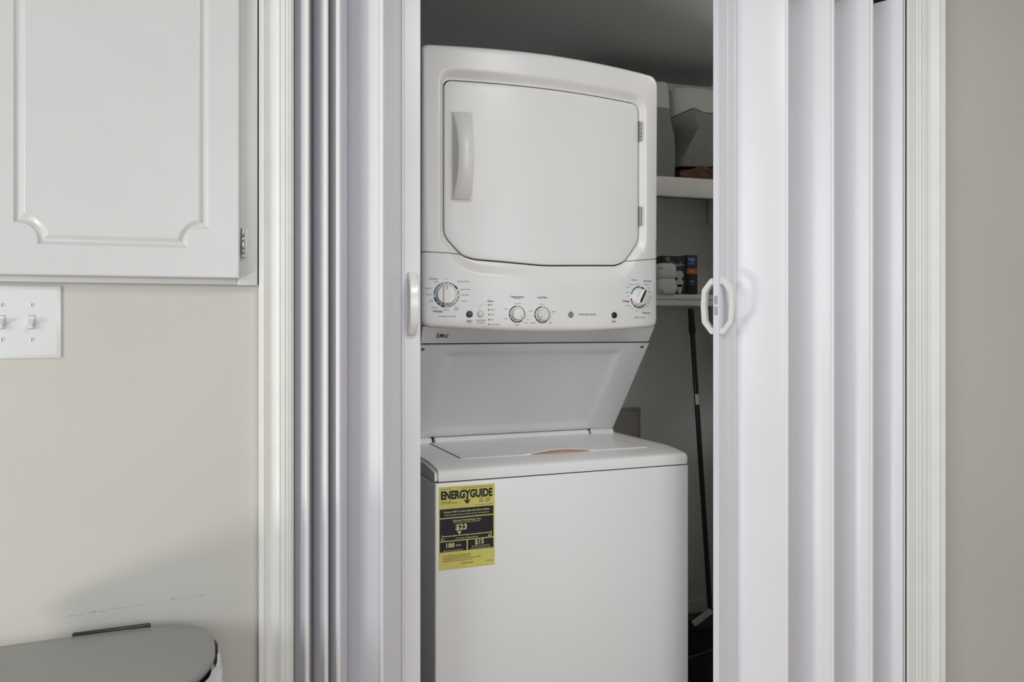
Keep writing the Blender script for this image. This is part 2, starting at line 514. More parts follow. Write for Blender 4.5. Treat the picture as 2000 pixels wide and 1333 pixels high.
for u, v in ((.012, .045), (.972, .045)):
    o, nn = on_slope(u, v); ax = Vector((1, 0, 0)); ay = nn.cross(ax)
    s = lathe('screw', [(.0045, -.001), (.0045, .001), (.003, .0018)], 'steel', U, 14, xf=lambda x, y, h: o + ax * x + ay * y + nn * h)
    V = [o + nn * .0020 + ax * a + ay * b for a, b in ((-.0032, -.0008), (.0032, -.0008), (.0032, .0008), (-.0032, .0008))]
    mesh('slot', V, [(0, 1, 2, 3)], 'dark_gap', s)

# -- dryer: door outline on the bowed front
def arc(cx, cz, r, a0, a1, n):
    return [(cx + r * math.cos(math.radians(a0 + (a1 - a0) * i / n)), cz + r * math.sin(math.radians(a0 + (a1 - a0) * i / n))) for i in range(n + 1)]


def fillet(P, R, n=7):
    out = []
    m = len(P)
    for i in range(m):
        a, b, c = Vector(P[i - 1]), Vector(P[i]), Vector(P[(i + 1) % m]); r = R[i]
        d0 = (a - b).normalized(); d1 = (c - b).normalized(); ang = d0.angle(d1)
        t = min(r / math.tan(ang / 2), .48 * min((a - b).length, (c - b).length))
        p0, p1 = b + d0 * t, b + d1 * t
        for k in range(n + 1):
            s = k / n; out.append(tuple((p0 * (1 - s) + b * s) * (1 - s) + (b * s + p1 * 0) * 0 + (b * (1 - s) + p1 * s) * s))
    return out


# corners counter-clockwise seen from the front, starting bottom left
DC = [(.0434, 1.4690), (.0855, 1.4220), (.1150, 1.4135), (.2900, 1.4020), (.4980, 1.4090), (.5270, 1.4200), (.5735, 1.4750), (.5735, 1.8335), (.0434, 1.8405)]
DR = [.05, .05, .10, .6, .05, .04, .05, .026, .020]
outl = fillet(DC, DR, 8)


def resample(P, n, closed=True):
    P = [Vector(p) for p in P]; Q = P + [P[0]] if closed else P
    L = [0]
    for a, b in zip(Q[:-1], Q[1:]): L.append(L[-1] + (b - a).length)
    out = []; k = 0; m = n if closed else n - 1
    for i in range(n):
        s = L[-1] * i / m
        while k < len(L) - 2 and L[k + 1] < s: k += 1
        t = 0 if L[k + 1] == L[k] else (s - L[k]) / (L[k + 1] - L[k]); out.append(Q[k].lerp(Q[k + 1], min(1, t)))
    return out


OUT = resample(outl, 360)


def normal_at(i):
    t = (OUT[(i + 1) % 360] - OUT[i - 1]).normalized(); return Vector((t.y, -t.x))


def nearest(p): return min(range(360), key=lambda i: (OUT[i] - Vector(p)).length)


REC = .013
SEAMS = {}


def rim_part(name, i0, i1, outer_keys, material):
    """ring sector between the door outline (indices i0..i1) and an outer edge; keys = (outline index, outer point)"""
    cnt = (i1 - i0) % 360; idx = [(i0 + k) % 360 for k in range(cnt + 1)]
    outer = []
    for k in range(cnt + 1):
        for (a, pa), (b, pb) in zip(outer_keys[:-1], outer_keys[1:]):
            if a <= k <= b:
                t = (k - a) / (b - a); outer.append(Vector(pa).lerp(Vector(pb), t)); break
    rows = []
    for k, i in enumerate(idx):
        n = normal_at(i); nn = n; wd = (n.x ** 2) * (.022 if n.x > 0 else .011) + (n.y ** 2) * (.026 if n.y > 0 else .040)
        q = outer[k]; p = OUT[i] + n * .0016; wg = sm(0, 16, min(k, cnt - k)); n = ((q - p).normalized() * (1 - wg) + nn * wg).normalized()
        col = [(p.x, bow(p.x) + REC + .018, p.y)]
        m = 9
        end = (q - p).length; wd = min(wd, end * .75)
        for s in range(m + 1):
            f = s / m; r = p + n * wd * f
            # ease the offset direction towards the outer edge
            col.append((r.x, bow(r.x) + REC * (1 - sm(0, 1, f)), r.y))
        r0 = p + n * wd
        qi = q + (r0 - q).normalized() * .014
        for s in range(1, 9):
            r = r0.lerp(qi, s / 8); col.append((r.x, bow(r.x), r.y))
        for s in range(1, 6):
            a = math.pi / 2 * s / 5; r = qi.lerp(q, math.sin(a)); col.append((r.x, bow(r.x) + .012 * (1 - math.cos(a)), r.y))
        col.append((q.x, .125, q.y))
        rows.append(col)
    n = len(rows[0]); V = [v for c in rows for v in c]
    F = [(a * n + b, (a + 1) * n + b, (a + 1) * n + b + 1, a * n + b + 1) for a in range(len(rows) - 1) for b in range(n - 1)]
    o = mesh(name, V, F, material, U, True, 60)
    o_cols = (rows[0], rows[-1]); SEAMS[name] = o_cols
    return o


iL, iR = nearest((.0836, 1.4240)), nearest((.5285, 1.4215))
iTL, iTR = nearest((.047, 1.836)), nearest((.569, 1.829))
TOP = 1.9215
# upper frame runs from the right seam over the top to the left seam
def kk(i, i0): return (i - i0) % 360


cr = [(XR - .020 + .020 * math.cos(a), TOP - .006 - .020 + .020 * math.sin(a)) for a in (0, math.pi / 6, math.pi / 3, math.pi / 2)]
cl = [(XL + .012 - .012 * math.sin(a), TOP - .012 + .012 * math.cos(a)) for a in (0, math.pi / 6, math.pi / 3, math.pi / 2)]
k_tr, k_tl, k_end = kk(iTR, iR), kk(iTL, iR), kk(iL, iR)
up_keys = [(0, (XR, 1.4335))] + [(k_tr - 6 + 4 * j, c) for j, c in enumerate(cr)] + [((k_tr + k_tl) // 2, (.300, TOP - .001))] + \
          [(k_tl - 6 + 4 * j, c) for j, c in enumerate(cl)] + [(k_end, (XL, 1.4315))]
dryer_frame = rim_part('dryer_frame', iR, iL, up_keys, 'enamel_plastic')


def zbot(x): u = (x - XL) / (XR - XL); return 1.2530 - .0125 * (1 - (2 * u - 1) ** 2)


c_end = kk(iR, iL)
xs = [XL + .014 + (XR - XL - .028) * i / 16 for i in range(17)]
low_keys = [(0, (XL, 1.4290)), (14, (XL, zbot(XL) + .014)), (16, (XL + .004, zbot(XL) + .004))] + \
           [(18 + (c_end - 36) * i / 16, (x, zbot(x))) for i, x in enumerate(xs)] + \
           [(c_end - 16, (XR - .004, zbot(XR) + .004)), (c_end - 14, (XR, zbot(XR) + .014)), (c_end, (XR, 1.4310))]
console = rim_part('control_console', iL, iR, low_keys, 'enamel_plastic')
# dryer cabinet behind the front
box('dryer_cabinet', XL + .003, XR - .003, .127, .64, 1.2125, TOP - .010, 'enamel', U, .004)
# dark joint between frame and console on either side of the door
for col in SEAMS['control_console']:
    c_ = [c for c in col[1:-1]]
    V = [(x, y - .0005, z + h) for h in (.0001, .0019) for x, y, z in c_]; m_ = len(c_)
    mesh('seam', V, [(i, i + 1, m_ + i + 1, m_ + i) for i in range(m_ - 1)], 'print_grey', U)
# underside of the console, sloping back to the panel
V = []; F = []
NB = 24
for i in range(NB + 1):
    x = XL + .004 + (XR - XL - .008) * i / NB
    V += [(x, bow(x) + .010, zbot(x) + .001), (x * .992 + .003, .119, 1.2118)]
F = [(2 * i, 2 * i + 2, 2 * i + 3, 2 * i + 1) for i in range(NB)]
q0 = len(V); V += [(XL + .004, .122, zbot(XL)), (XR - .004, .122, zbot(XR))]
F += [(0, 1, q0), (2 * NB, q0 + 1, 2 * NB + 1)]
mesh('console_underside', V, F, 'grey_plastic', U, True)
box('panel_seam', .002, .633, .1185, .13, 1.2095, 1.2125, 'dark_gap', U)
st = Decal(lambda x, y: (x, bow(x) + .010 + (.119 - bow(x) - .010) * y + -.0006, (zbot(x) + .001) + (1.2118 - zbot(x) - .001) * y - .0008))
for t, x, s in (('E.', .036, .36), ('MH-2', .050, .36)):
    VV, FF = text2d(t, s, 'CENTER', .03)
    st.add([(x + a * .024, .5 - b * .9) for a, b, _ in VV], FF)
st.build('stamped_code', 'print_black', U)

# -- dryer door: concentric rings filling the outline
c0 = Vector((.30, 1.63))
DOORY = REC - .0035
rings = [(.0, .016), (.0, .0030), (.0006, .0012), (.0016, .0003), (.003, 0)]
V = []; F = []; n = 360
for d, dy in rings:
    for i in range(n):
        p = OUT[i] - normal_at(i) * (.0016 + d); V.append((p.x, bow(p.x) + DOORY + dy, p.y))
m = 14
for s in range(1, m + 1):
    f = 1 - s / m * .985
    for i in range(n):
        p = OUT[i] - normal_at(i) * .0046; p = c0.lerp(p, f); V.append((p.x, bow(p.x) + DOORY, p.y))
tot = len(rings) + m
for k in range(tot - 1):
    for i in range(n): j = (i + 1) % n; F.append((k * n + i, k * n + j, (k + 1) * n + j, (k + 1) * n + i))
F.append(tuple(range((tot - 1) * n, tot * n)))
ddoor = mesh('dryer_door', V, F, 'enamel', U, True, 50)
# gap lining behind the door edge
V = []; F = []
for d in (-.006, .010):
    for i in range(n):
        p = OUT[i] - normal_at(i) * d; V.append((p.x, bow(p.x) + REC + .012, p.y))
F = [(i, (i + 1) % n, n + (i + 1) % n, n + i) for i in range(n)]
mesh('door_gasket', V, F, 'dark_gap', U)
# handle: bar arching away from the door, with a shallow moulded pocket around it
hx0, hx1, hz0, hz1 = .0610, .1050, 1.5560, 1.7630
V = []; F = []; N = 24
for k in range(N + 1):
    t = k / N; z = hz0 + (hz1 - hz0) * t; s = math.sin(math.pi * t) ** .8
    xl = hx0 + .001 + .0045 * s; o = .006 + .032 * s; yl, yr = bow(xl) + DOORY, bow(hx1) + DOORY
    V += [(hx0 + .001, bow(hx0) + DOORY + .001, z), (xl, yl - o + .003, z), (xl + .002, yl - o, z), (.5 * (xl + hx1), .5 * (yl + yr) - o * 1.02, z), (hx1 - .003, yr - o * .90, z), (hx1, yr - o * .90 + .003, z), (hx1, yr + .001, z)]
for k in range(N):
    for i in range(6): F.append((k * 7 + i, k * 7 + i + 1, (k + 1) * 7 + i + 1, (k + 1) * 7 + i))
F += [tuple(range(7)), tuple(range(N * 7, N * 7 + 7))]
mesh('handle', V, F, 'enamel_plastic', ddoor, True, 45)
rim = []
for i in range(48):
    a = 2 * math.pi * i / 48
    ca, sa = math.cos(a), math.sin(a); e = .18
    rim.append(((hx0 + hx1) / 2 + .002 + .0275 * math.copysign(abs(ca) ** e, ca), (hz0 + hz1) / 2 - .001 + .1085 * math.copysign(abs(sa) ** e, sa)))
V = []; F = []
prof = ((1.0, 0), (.985, .0022), (.95, .0024), (.92, .0002))
for f, h in prof:
    for x, z in rim:
        cx, cz = (hx0 + hx1) / 2 + .002, (hz0 + hz1) / 2 - .001
        dd = (1 - f) * .04; xx = x - math.copysign(min(abs(x - cx), dd), x - cx); zz = z - math.copysign(min(abs(z - cz), dd), z - cz)
        V.append((xx, bow(xx) + DOORY - h * .5, zz))
for k in range(len(prof) - 1):
    for i in range(48): j = (i + 1) % 48; F.append((k * 48 + i, k * 48 + j, (k + 1) * 48 + j, (k + 1) * 48 + i))
mesh('handle_surround', V, F, 'enamel_plastic', ddoor, True, 60)
# door hinges on the right edge
for z0, z1 in ((1.738, 1.789), (1.5165, 1.5665)):
    for k in range(5):
        a = z0 + (z1 - z0) * k / 5; b = z0 + (z1 - z0) * (k + 1) / 5 - .0012
        lathe('hinge_knuckle', [(.0036, a), (.0036, b)], 'steel', ddoor, 12, xf=lambda x, y, h: (.5765 + x, bow(.5765) + .006 + y, h))
    box('hinge_leaf', .5705, .5765, bow(.573) + .0075, bow(.573) + .0095, z0, z1, 'steel', ddoor)

# -- console: knobs, buttons, printing
def csurf(off): return lambda x, z: (x, bow(x) - off, z)


def frame_at(x, z):
    t = Vector((1, dbow(x), 0)).normalized(); nrm = Vector((t.y, -t.x, 0)); o = Vector((x, bow(x), z))
    return lambda a, b, h: o + t * a + Vector((0, 0, b)) + nrm * h


def knob(x, z, r, h, bar=None, barmat='knob_white'):
    fx = frame_at(x, z)
    k = lathe('knob', [(r * 1.06, -.001), (r * 1.05, .002), (r, .004), (r * .93, h * .9), (r * .88, h), (.001, h * 1.01)], 'knob_white', console, 40, xf=fx)
    if bar is not None:
        a = math.radians(bar); c, s = math.cos(a), math.sin(a); hw = r * .32
        P = [(-r * .93, -hw * .8), (-r * .80, -hw), (r * .85, -hw), (r * .93, -hw * .6), (r * .93, hw * .6), (r * .85, hw), (-r * .80, hw), (-r * .93, hw * .8)]
        nP = len(P); VV = []
        for f, hh in ((1.04, h * .5), (1.0, h + .004), (.90, h + .006)):
            for u, v in P: VV.append(fx((u * c - v * s) * f, (u * s + v * c) * f, hh))
        FF = [(q * nP + i, q * nP + (i + 1) % nP, (q + 1) * nP + (i + 1) % nP, (q + 1) * nP + i) for q in (0, 1) for i in range(nP)] + [tuple(range(2 * nP, 3 * nP))]
        mesh('grip', VV, FF, barmat, console, True, 35)
    return fx


def line_on(fx, pts, wd, h, name, material):
    VV = [fx(a, b, h) for a, b in pts]
    mesh(name, VV, [tuple(range(len(VV)))], material, console)


dk = Decal(csurf(.0007)); dg = Decal(csurf(.0006)); dl = Decal(csurf(.0005)); db = Decal(csurf(.0007))
# washer cycle dial
K1 = (.0469, 1.3285)
fx = knob(*K1, .0235, .012, 90)
line_on(fx, [(-.0008, .012), (.0008, .012), (.0008, .020), (-.0008, .020)], 0, .0184, 'knob_mark', 'print_black')
db.ring(*K1, .0262, .0300, 118, 178)
for a0, a1 in ((183, 186), (192, 218), (222, 238), (242, 262), (28, 50), (54, 60), (66, 72), (108, 114)): dk.ring(*K1, .0262, .0300, a0, a1)
for a0, a1 in ((-86, -40), (-36, -4), (0, 22), (76, 104)): dl.ring(*K1, .0262, .0300, a0, a1)
for t, a, rr, al in (('On', 90, .037, 'CENTER'), ('Hand & Wool', 52, .040, 'LEFT'), ('Speed Wash', 22, .034, 'LEFT'), ('Delicates', 0, .034, 'LEFT'),
                     ('Casuals', -24, .036, 'LEFT'), ('Bulky', -58, .036, 'LEFT'), ('Items', -65, .039, 'LEFT'), ('Heavy', -90, .036, 'CENTER'),
                     ('Medium', -122, .036, 'RIGHT'), ('Light', -155, .034, 'RIGHT'), ('Heavy', 179, .034, 'RIGHT'), ('Medium', 156, .036, 'RIGHT'), ('Light', 122, .036, 'RIGHT')):
    dg.text(t, K1[0] + rr * math.cos(math.radians(a)), K1[1] + rr * math.sin(math.radians(a)), .0048, al)
db.text('Colors', .0170, 1.3660, .0075, bold=.01)
dk.text('Whites', .0265, 1.2890, .0075, bold=.015)
dg.text('WASHER CYCLES', .0480, 1.2770, .0052)
# start button, rinse button, status lights
lathe('start_button', [(.0078, -.001), (.0078, .003), (.006, .005), (.001, .0055)], 'button_black', console, 24, xf=frame_at(.1004, 1.2825))
lathe('rinse_button', [(.0074, -.001), (.0074, .002), (.0055, .0032), (.001, .0034)], 'knob_white', console, 24, xf=frame_at(.1265, 1.2830))
dl.ring(.1265, 1.2830, .0074, .0082)
lathe('start_button', [(.0078, -.001), (.0078, .003), (.006, .005), (.001, .0055)], 'button_black', console, 24, xf=frame_at(.4852, 1.2817))
dk.text('Start', .1004, 1.2665, .0068, bold=.012); dg.text('Pause', .1004, 1.2615, .0034)
dg.text('Deep Rinse', .1275, 1.2685, .0048, bold=.01); dg.text('Press after start', .1275, 1.2640, .0032); dg.text('for extra rinse', .1275, 1.2605, .0032)
dk.text('Status', .1500, 1.3140, .0060, bold=.01)
for i, t in enumerate(('Fill', 'Soak', 'Rinse', 'Spin', 'Lid Locked')):
    z = 1.3048 - .01165 * i
    dk.rect(.1452, z - .0020, .1474, z + .0020); dg.text(t, .1498, z, .0048, 'LEFT')
dl.rect(.1252, 1.2920, .1257, 1.3045); dl.rect(.1252, 1.3040, .1430, 1.3045)
# temperature and load size
for kx, kz, ba, title, sub, words in ((.2160, 1.2829, -42, 'Temperature', '(Wash/Rinse)', (('Tap Cold', 90), ('Cold', 152), ('Cool', 205), ('Warm', 270), ('Warm', -52), ('Hot', -30))),
                                      (.2804, 1.2819, 222, 'Load Size', '', (('Precise', 90), ('Small', 160), ('Medium', 232), ('Large', -50), ('Super', 18)))):
    fx = knob(kx, kz, .0145, .012)
    a = math.radians(ba); c, s = math.cos(a), math.sin(a)
    line_on(fx, [(u * c - v * s, u * s + v * c) for u, v in ((.007, -.0006), (.0125, -.0006), (.0125, .0006), (.007, .0006))], 0, .0124, 'knob_mark', 'print_black')
    for a0, a1 in ((95, 172), (176, 206), (210, 266), (270, 310)): dk.ring(kx, kz, .0178, .0205, a0, a1)
    dl.ring(kx, kz, .0178, .0205, -46, 90)
    dk.text(title, kx, kz + .0418, .0066, bold=.012)
    if sub: dg.text(sub, kx, kz + .0375, .0032)
    for t, an in words:
        rr = .0255; dg.text(t, kx + rr * 1.06 * math.cos(math.radians(an)), kz + rr * math.sin(math.radians(an)), .0042,
                            'CENTER' if abs(math.cos(math.radians(an))) < .3 else ('LEFT' if math.cos(math.radians(an)) > 0 else 'RIGHT'))
# round monogram and wordmark
def monogram(dark, light, x, y, r):
    dark.disc(x, y, r); light.ring(x, y, r * .80, r * .90)
    for a in range(0, 360, 90): light.ring(x + r * .66 * math.cos(math.radians(a + 45)), y + r * .66 * math.sin(math.radians(a + 45)), r * .06, r * .14)
    light.text('G', x - r * .27, y, r * 1.05); light.text('E', x + r * .33, y, r * 1.05)


mono_light = Decal(csurf(.0010))
monogram(dk, mono_light, .3580, 1.2823, .0078)
mono_light.build('monogram', 'knob_white', console)
dg.text('WASHER DRYER', .4047, 1.2826, .0066, bold=.004, sx=1.02)
# dryer dial
K4 = (.5678, 1.3288)
fx = knob(*K4, .0225, .012, 58)
a = math.radians(58); c, s = math.cos(a), math.sin(a)
line_on(fx, [(u * c - v * s, u * s + v * c) for u, v in ((-.0200, .0030), (-.0150, -.0010), (.0190, .0000), (.0190, .0062), (-.0120, .0062))], 0, .0184, 'knob_mark', 'print_black')
db.ring(*K4, .0252, .0290, 82, 165)
for a0, a1 in ((188, 200), (203, 215), (219, 226), (231, 246), (250, 256), (260, 270), (274, 282), (287, 296), (300, 306), (312, 322), (327, 337), (342, 352), (40, 76)):
    dk.ring(*K4, .0252, .0290, a0, a1)
for t, an, rr in (('More Dry', 118, .037), ('Dry', 104, .034), ('Less Dry', 138, .038), ('Energy', 160, .036), ('Off', 176, .034), ('Damp', 200, .036), ('Off', 92, .034), ('More Dry', 218, .036),
                  ('Dry', 236, .036), ('Less', 258, .036), ('10', 290, .034), ('20', 304, .034), ('30', 318, .034), ('40', 332, .034), ('50', 346, .034), ('60', 0, .036),
                  ('Off', 24, .036), ('Less', 42, .038), ('More Dry', 64, .038)):
    cx = math.cos(math.radians(an))
    dg.text(t, K4[0] + rr * cx, K4[1] + rr * math.sin(math.radians(an)), .0042, 'CENTER' if abs(cx) < .4 else ('LEFT' if cx > 0 else 'RIGHT'))
dg.text('Cottons', .5510, 1.3735, .0060, bold=.006); dk.text('Easy Care', .5975, 1.3720, .0066, bold=.012)
dk.text('Delicates', .5235, 1.3185, .0060, bold=.012); dk.text('Timed Dry', .5930, 1.2885, .0066, bold=.012)
dg.text('DRYER CYCLES', .5690, 1.2760, .0052); dk.text('Start', .4852, 1.2660, .0066, bold=.012)
dk.build('printing', 'print_black', console); dg.build('printing', 'print_grey', console)
dl.build('printing', 'print_lightgrey', console); db.build('printing', 'print_blue', console)

# -- energy label on the washer front
EX0, EX1, EZ0, EZ1 = .0085, .1440, .6970, .8870
ew, eh = EX1 - EX0, EZ1 - EZ0
lab = box('energy_label', EX0, EX1, -.0006, .001, EZ0, EZ1, 'label_yellow', U)
lab['label'] = 'yellow energy guide sticker'
def esheet(off): return lambda u, v: (EX0 + u * ew, -off, EZ1 - v * eh)
bk = Decal(esheet(.0010)); yl = Decal(esheet(.0014))
def et(dec, t, u, v, size, align='CENTER', bold=0, sx=1):
    VV, FF = text2d(t, size, align, bold)
    dec.add([(u + a * sx / ew, v - b / eh) for a, b, _ in VV], FF)
def erect(dec, u0, v0, u1, v1): dec.add([(u0, v0), (u1, v0), (u1, v1), (u0, v1)], [(0, 1, 2, 3)])
et(bk, 'U.S. Government', .04, .028, .0034, 'LEFT'); et(bk, 'Federal law prohibits removal of this label before consumer purchase.', .96, .028, .0034, 'RIGHT', sx=.80)
VV, FF = text2d('ENERGYGUIDE', .024, 'CENTER', .05)
wd = max(v[0] for v in VV) - min(v[0] for v in VV); x0 = min(v[0] for v in VV)
bk.add([(.035 + .925 * (a - x0) / wd, .108 - b / eh * 1.05) for a, b, _ in VV], FF)
erect(bk, .485, .14, .515, .215); bk.add([(.44, .178), (.455, .168), (.50, .200), (.545, .168), (.56, .178), (.50, .225)], [(0, 1, 2, 5), (2, 3, 4, 5)])
et(bk, 'Clothes Washer', .04, .180, .0038, 'LEFT', .005); et(bk, 'Capacity Class: Standard', .04, .198, .0038, 'LEFT', .005)
for i in range(4):
    et(bk, ('Models', 'Series', 'Top load', 'Stacked')[i], .715, .170 + .014 * i, .0034, 'LEFT'); et(bk, ('Capacity', 'Volume', 'Standard', 'Class')[i], .835, .170 + .014 * i, .0034, 'LEFT')
et(bk, 'Capacity (tub volume) cubic feet', .97, .245, .0034, 'RIGHT')
erect(bk, .015, .268, .975, .372); erect(bk, .015, .385, .975, .650); erect(bk, .015, .662, .490, .785); erect(bk, .512, .662, .975, .785)
et(yl, 'Compare ONLY to other labels with yellow numbers.', .495, .305, .0060, bold=.014, sx=.86)
et(yl, 'Labels with yellow numbers are based on the same test procedures.', .495, .342, .0046, bold=.006, sx=.86)
et(yl, 'Estimated Yearly Energy Cost', .495, .415, .0062, bold=.012, sx=.90); et(yl, '(when used with an electric water heater)', .495, .440, .0042, sx=.9)
et(yl, '$23', .395, .500, .0185, bold=.025)
yl.add([(.325, .545), (.395, .545), (.360, .590)], [(0, 1, 2)])
erect(yl, .055, .592, .935, .600)
for u, hgt in ((.055, .020), (.275, .010), (.495, .010), (.715, .010), (.927, .020)): erect(yl, u, .596 - hgt, u + .010, .596 + hgt)
et(yl, '$11', .07, .632, .0062, bold=.01); et(yl, '$55', .91, .632, .0062, bold=.01); et(yl, 'Cost Range of Similar Models', .495, .630, .0046, bold=.006)
et(yl, '188', .19, .710, .0150, bold=.02); et(yl, 'kWh', .345, .715, .0062, bold=.01)
et(yl, 'Estimated Yearly Electricity Use', .25, .770, .0042, bold=.006, sx=.86)
et(yl, '$15', .72, .700, .0150, bold=.02); et(yl, 'Estimated Yearly Energy Cost', .745, .745, .0042, bold=.006, sx=.86); et(yl, '(when used with a natural gas water heater)', .745, .770, .0038, bold=.004, sx=.74)
for i, t in enumerate(('Your cost will depend on your utility rates and use.', 'Cost range based only on standard capacity models.',
                       'Estimated energy cost is based on six wash loads a week and a national', 'average electricity cost and natural gas cost per therm.')):
    et(bk, t, .07, .830 + .022 * i, .0040, 'LEFT', .004, .80)
et(bk, 'ftc.gov/energy', .50, .935, .0050, bold=.006); et(bk, '(P/N 234D2)', .97, .940, .0030, 'RIGHT')
bk.build('label_print', 'print_black', lab); yl.build('label_print', 'label_pale', lab)

# ------------------------------------------------------------------ wall cabinet
FR = D - .018
cab = thing('wall_cabinet', 'white built-in wall cabinet above the light switches', 'cabinet', (0, 0, 0))
def cb(name, *a, **k): return box(name, *a, 'cabinet_paint', cab, **k)
cb('stile', -.0230, .0137, FR, D, 1.3315, 2.42, bevel=.0008)
cb('stile', -.90, -.862, FR, D, 1.3315, 2.42, bevel=.0008)
cb('bottom_rail', -.8615, -.0234, FR, D, 1.3320, 1.372, bevel=.0008)
cb('top_rail', -.8615, -.0234, FR, D, 2.38, 2.42, bevel=.0008)
box('side_gap', .0134, .0162, FR + .003, D + .001, 1.334, 2.42, 'dark_gap', cab)
box('back_board', -.86, -.02, D - .004, D, 1.34, 2.40, 'dark_gap', cab)
# door with a routed groove that has scooped corners
DX0, DX1, DZB, DZT = -.4380, -.0180, 1.3430, 2.36
FY = D - .038; BY = FR - .001
gx0, gx1, gz0, gz1 = -.3762, -.0795, 1.4045, 2.30
R = .036
path = []
for (cx, cz, a0, a1) in ((gx0, gz0, 90, 0), (gx1, gz0, 180, 90), (gx1, gz1, 270, 180), (gx0, gz1, 360, 270)):
    ledge = .006
    path += [(cx + (R) * math.cos(math.radians(a0 + (a1 - a0) * i / 12)), cz + (R) * math.sin(math.radians(a0 + (a1 - a0) * i / 12))) for i in range(13)]
path = [Vector(p) for p in path]
# keep the small square step where the straight runs meet the scoops
np_ = len(path)
def offs(d):
    out = []
    for i in range(np_):
        a, b, c = path[i - 1], path[i], path[(i + 1) % np_]
        n0 = Vector(((b - a).y, -(b - a).x)).normalized(); n1 = Vector(((c - b).y, -(c - b).x)).normalized()
        mdir = (n0 + n1); mdir = mdir.normalized() if mdir.length > .1 else n0
        k = max(.5, mdir.dot(n0)); out.append(b + mdir * d / k)
    return out
gprof = [(.0085, 0), (.0072, .0008), (.0060, .0038), (.0035, .0050), (.0005, .0042), (-.0015, .0040), (-.0045, .0022), (-.0075, .0006), (-.0095, 0)]
loops = [[(p.x, FY + h, p.y) for p in offs(d)] for d, h in gprof]
bm = bmesh.new(); L = [[bm.verts.new(p) for p in lp] for lp in loops]
for a, b in zip(L[:-1], L[1:]):
    for i in range(np_): bm.faces.new((a[i], a[(i + 1) % np_], b[(i + 1) % np_], b[i]))
bm.faces.new(L[-1])
e = .003
ring = [[bm.verts.new((x, y, z)) for x, z in ((DX0 + q, DZB + q), (DX1 - q, DZB + q), (DX1 - q, DZT - q), (DX0 + q, DZT - q))] for q, y in ((e, FY), (e * .3, FY + e * .3), (0, FY + e), (0, BY))]
for a, b in zip(ring[:-1], ring[1:]):
    for i in range(4): bm.faces.new((a[i], a[(i + 1) % 4], b[(i + 1) % 4], b[i]))
bm.faces.new(ring[-1])
edges = []
for lp in (L[0], ring[0]):
    for i in range(len(lp)): edges.append(bm.edges.get((lp[i], lp[(i + 1) % len(lp)])) or bm.edges.new((lp[i], lp[(i + 1) % len(lp)])))
bmesh.ops.triangle_fill(bm, edges=edges, use_beauty=True, use_dissolve=False)
bmesh.ops.recalc_face_normals(bm, faces=bm.faces)
me = bpy.data.meshes.new('cabinet_door'); bm.to_mesh(me); bm.free()
cdoor = link('cabinet_door', me, 'cabinet_paint', cab, True, 11)
box('cabinet_door', -.862, -.4405, FY, BY, DZB, DZT, 'cabinet_paint', cab, .003)
# painted hinge beside the door
for a, b, r in ((1.4215, 1.4375, .0034), (1.4130, 1.4210, .0036), (1.3985, 1.4125, .0042), (1.3900, 1.3980, .0040), (1.3815, 1.3892, .0030)):
    lathe('hinge_knuckle', [(r * .8, a), (r, a + .001), (r, b - .001), (r * .8, b)], 'nickel', cdoor, 12, xf=lambda x, y, h: (-.0122 + x, FR - .004 + y, h))
box('hinge_leaf', -.0150, -.0040, FR - .0016, FR, 1.383, 1.436, 'cabinet_paint', cdoor, .0006)

# ------------------------------------------------------------------ light switches
sw = thing('light_switch_plate', 'white triple toggle switch plate on the beige wall', 'switch', (-.41, D, 1.2617))
PX0, PX1, PZ = -.501, -.3187, .0636
P = []
for d, h in ((0, 0), (.0003, .003), (.0045, .0052), (.009, .0058)):
    P.append([(PX0 + .41 + d, -h, -PZ + d), (PX1 + .41 - d, -h, -PZ + d), (PX1 + .41 - d, -h, PZ - d), (PX0 + .41 + d, -h, PZ - d)])
V = [v for r in P for v in r]; F = [(k * 4 + i, k * 4 + (i + 1) % 4, (k + 1) * 4 + (i + 1) % 4, (k + 1) * 4 + i) for k in range(3) for i in range(4)] + [(12, 13, 14, 15)]
mesh('plate', V, F, 'switch_plastic', sw, True, 50)
for gx in (-.3637, -.4097, -.4557):
    x = gx + .41
    box('opening', x - .0052, x + .0052, -.0061, -.0050, -.0122, .0122, 'print_lightgrey', sw)
    box('toggle_base', x - .0045, x + .0045, -.0072, -.0050, -.0112, .0112, 'switch_plastic', sw, .0008)
    V = [(x + s * a, -y, z) for s in (-1, 1) for a, y, z in ((.0038, .0055, .008), (.0038, .0055, -.006), (.0028, .0185, -.0105), (.0028, .0185, -.0045))]
    tg = mesh('toggle', V, [(0, 1, 2, 3), (4, 7, 6, 5), (0, 4, 5, 1), (1, 5, 6, 2), (2, 6, 7, 3), (3, 7, 4, 0)], 'switch_plastic', sw)
    for sz in (.0302, -.0302):
        s = lathe('screw', [(.0033, .0055), (.0033, .0066), (.0022, .0072)], 'switch_plastic', sw, 14, xf=lambda a, b, h: (x + a, -h, sz + b))
        mesh('slot', [(x + a, -.00735, sz + b) for a, b in ((-.0006, -.0028), (.0006, -.0028), (.0006, .0028), (-.0006, .0028))], [(0, 1, 2, 3)], 'print_grey', s)

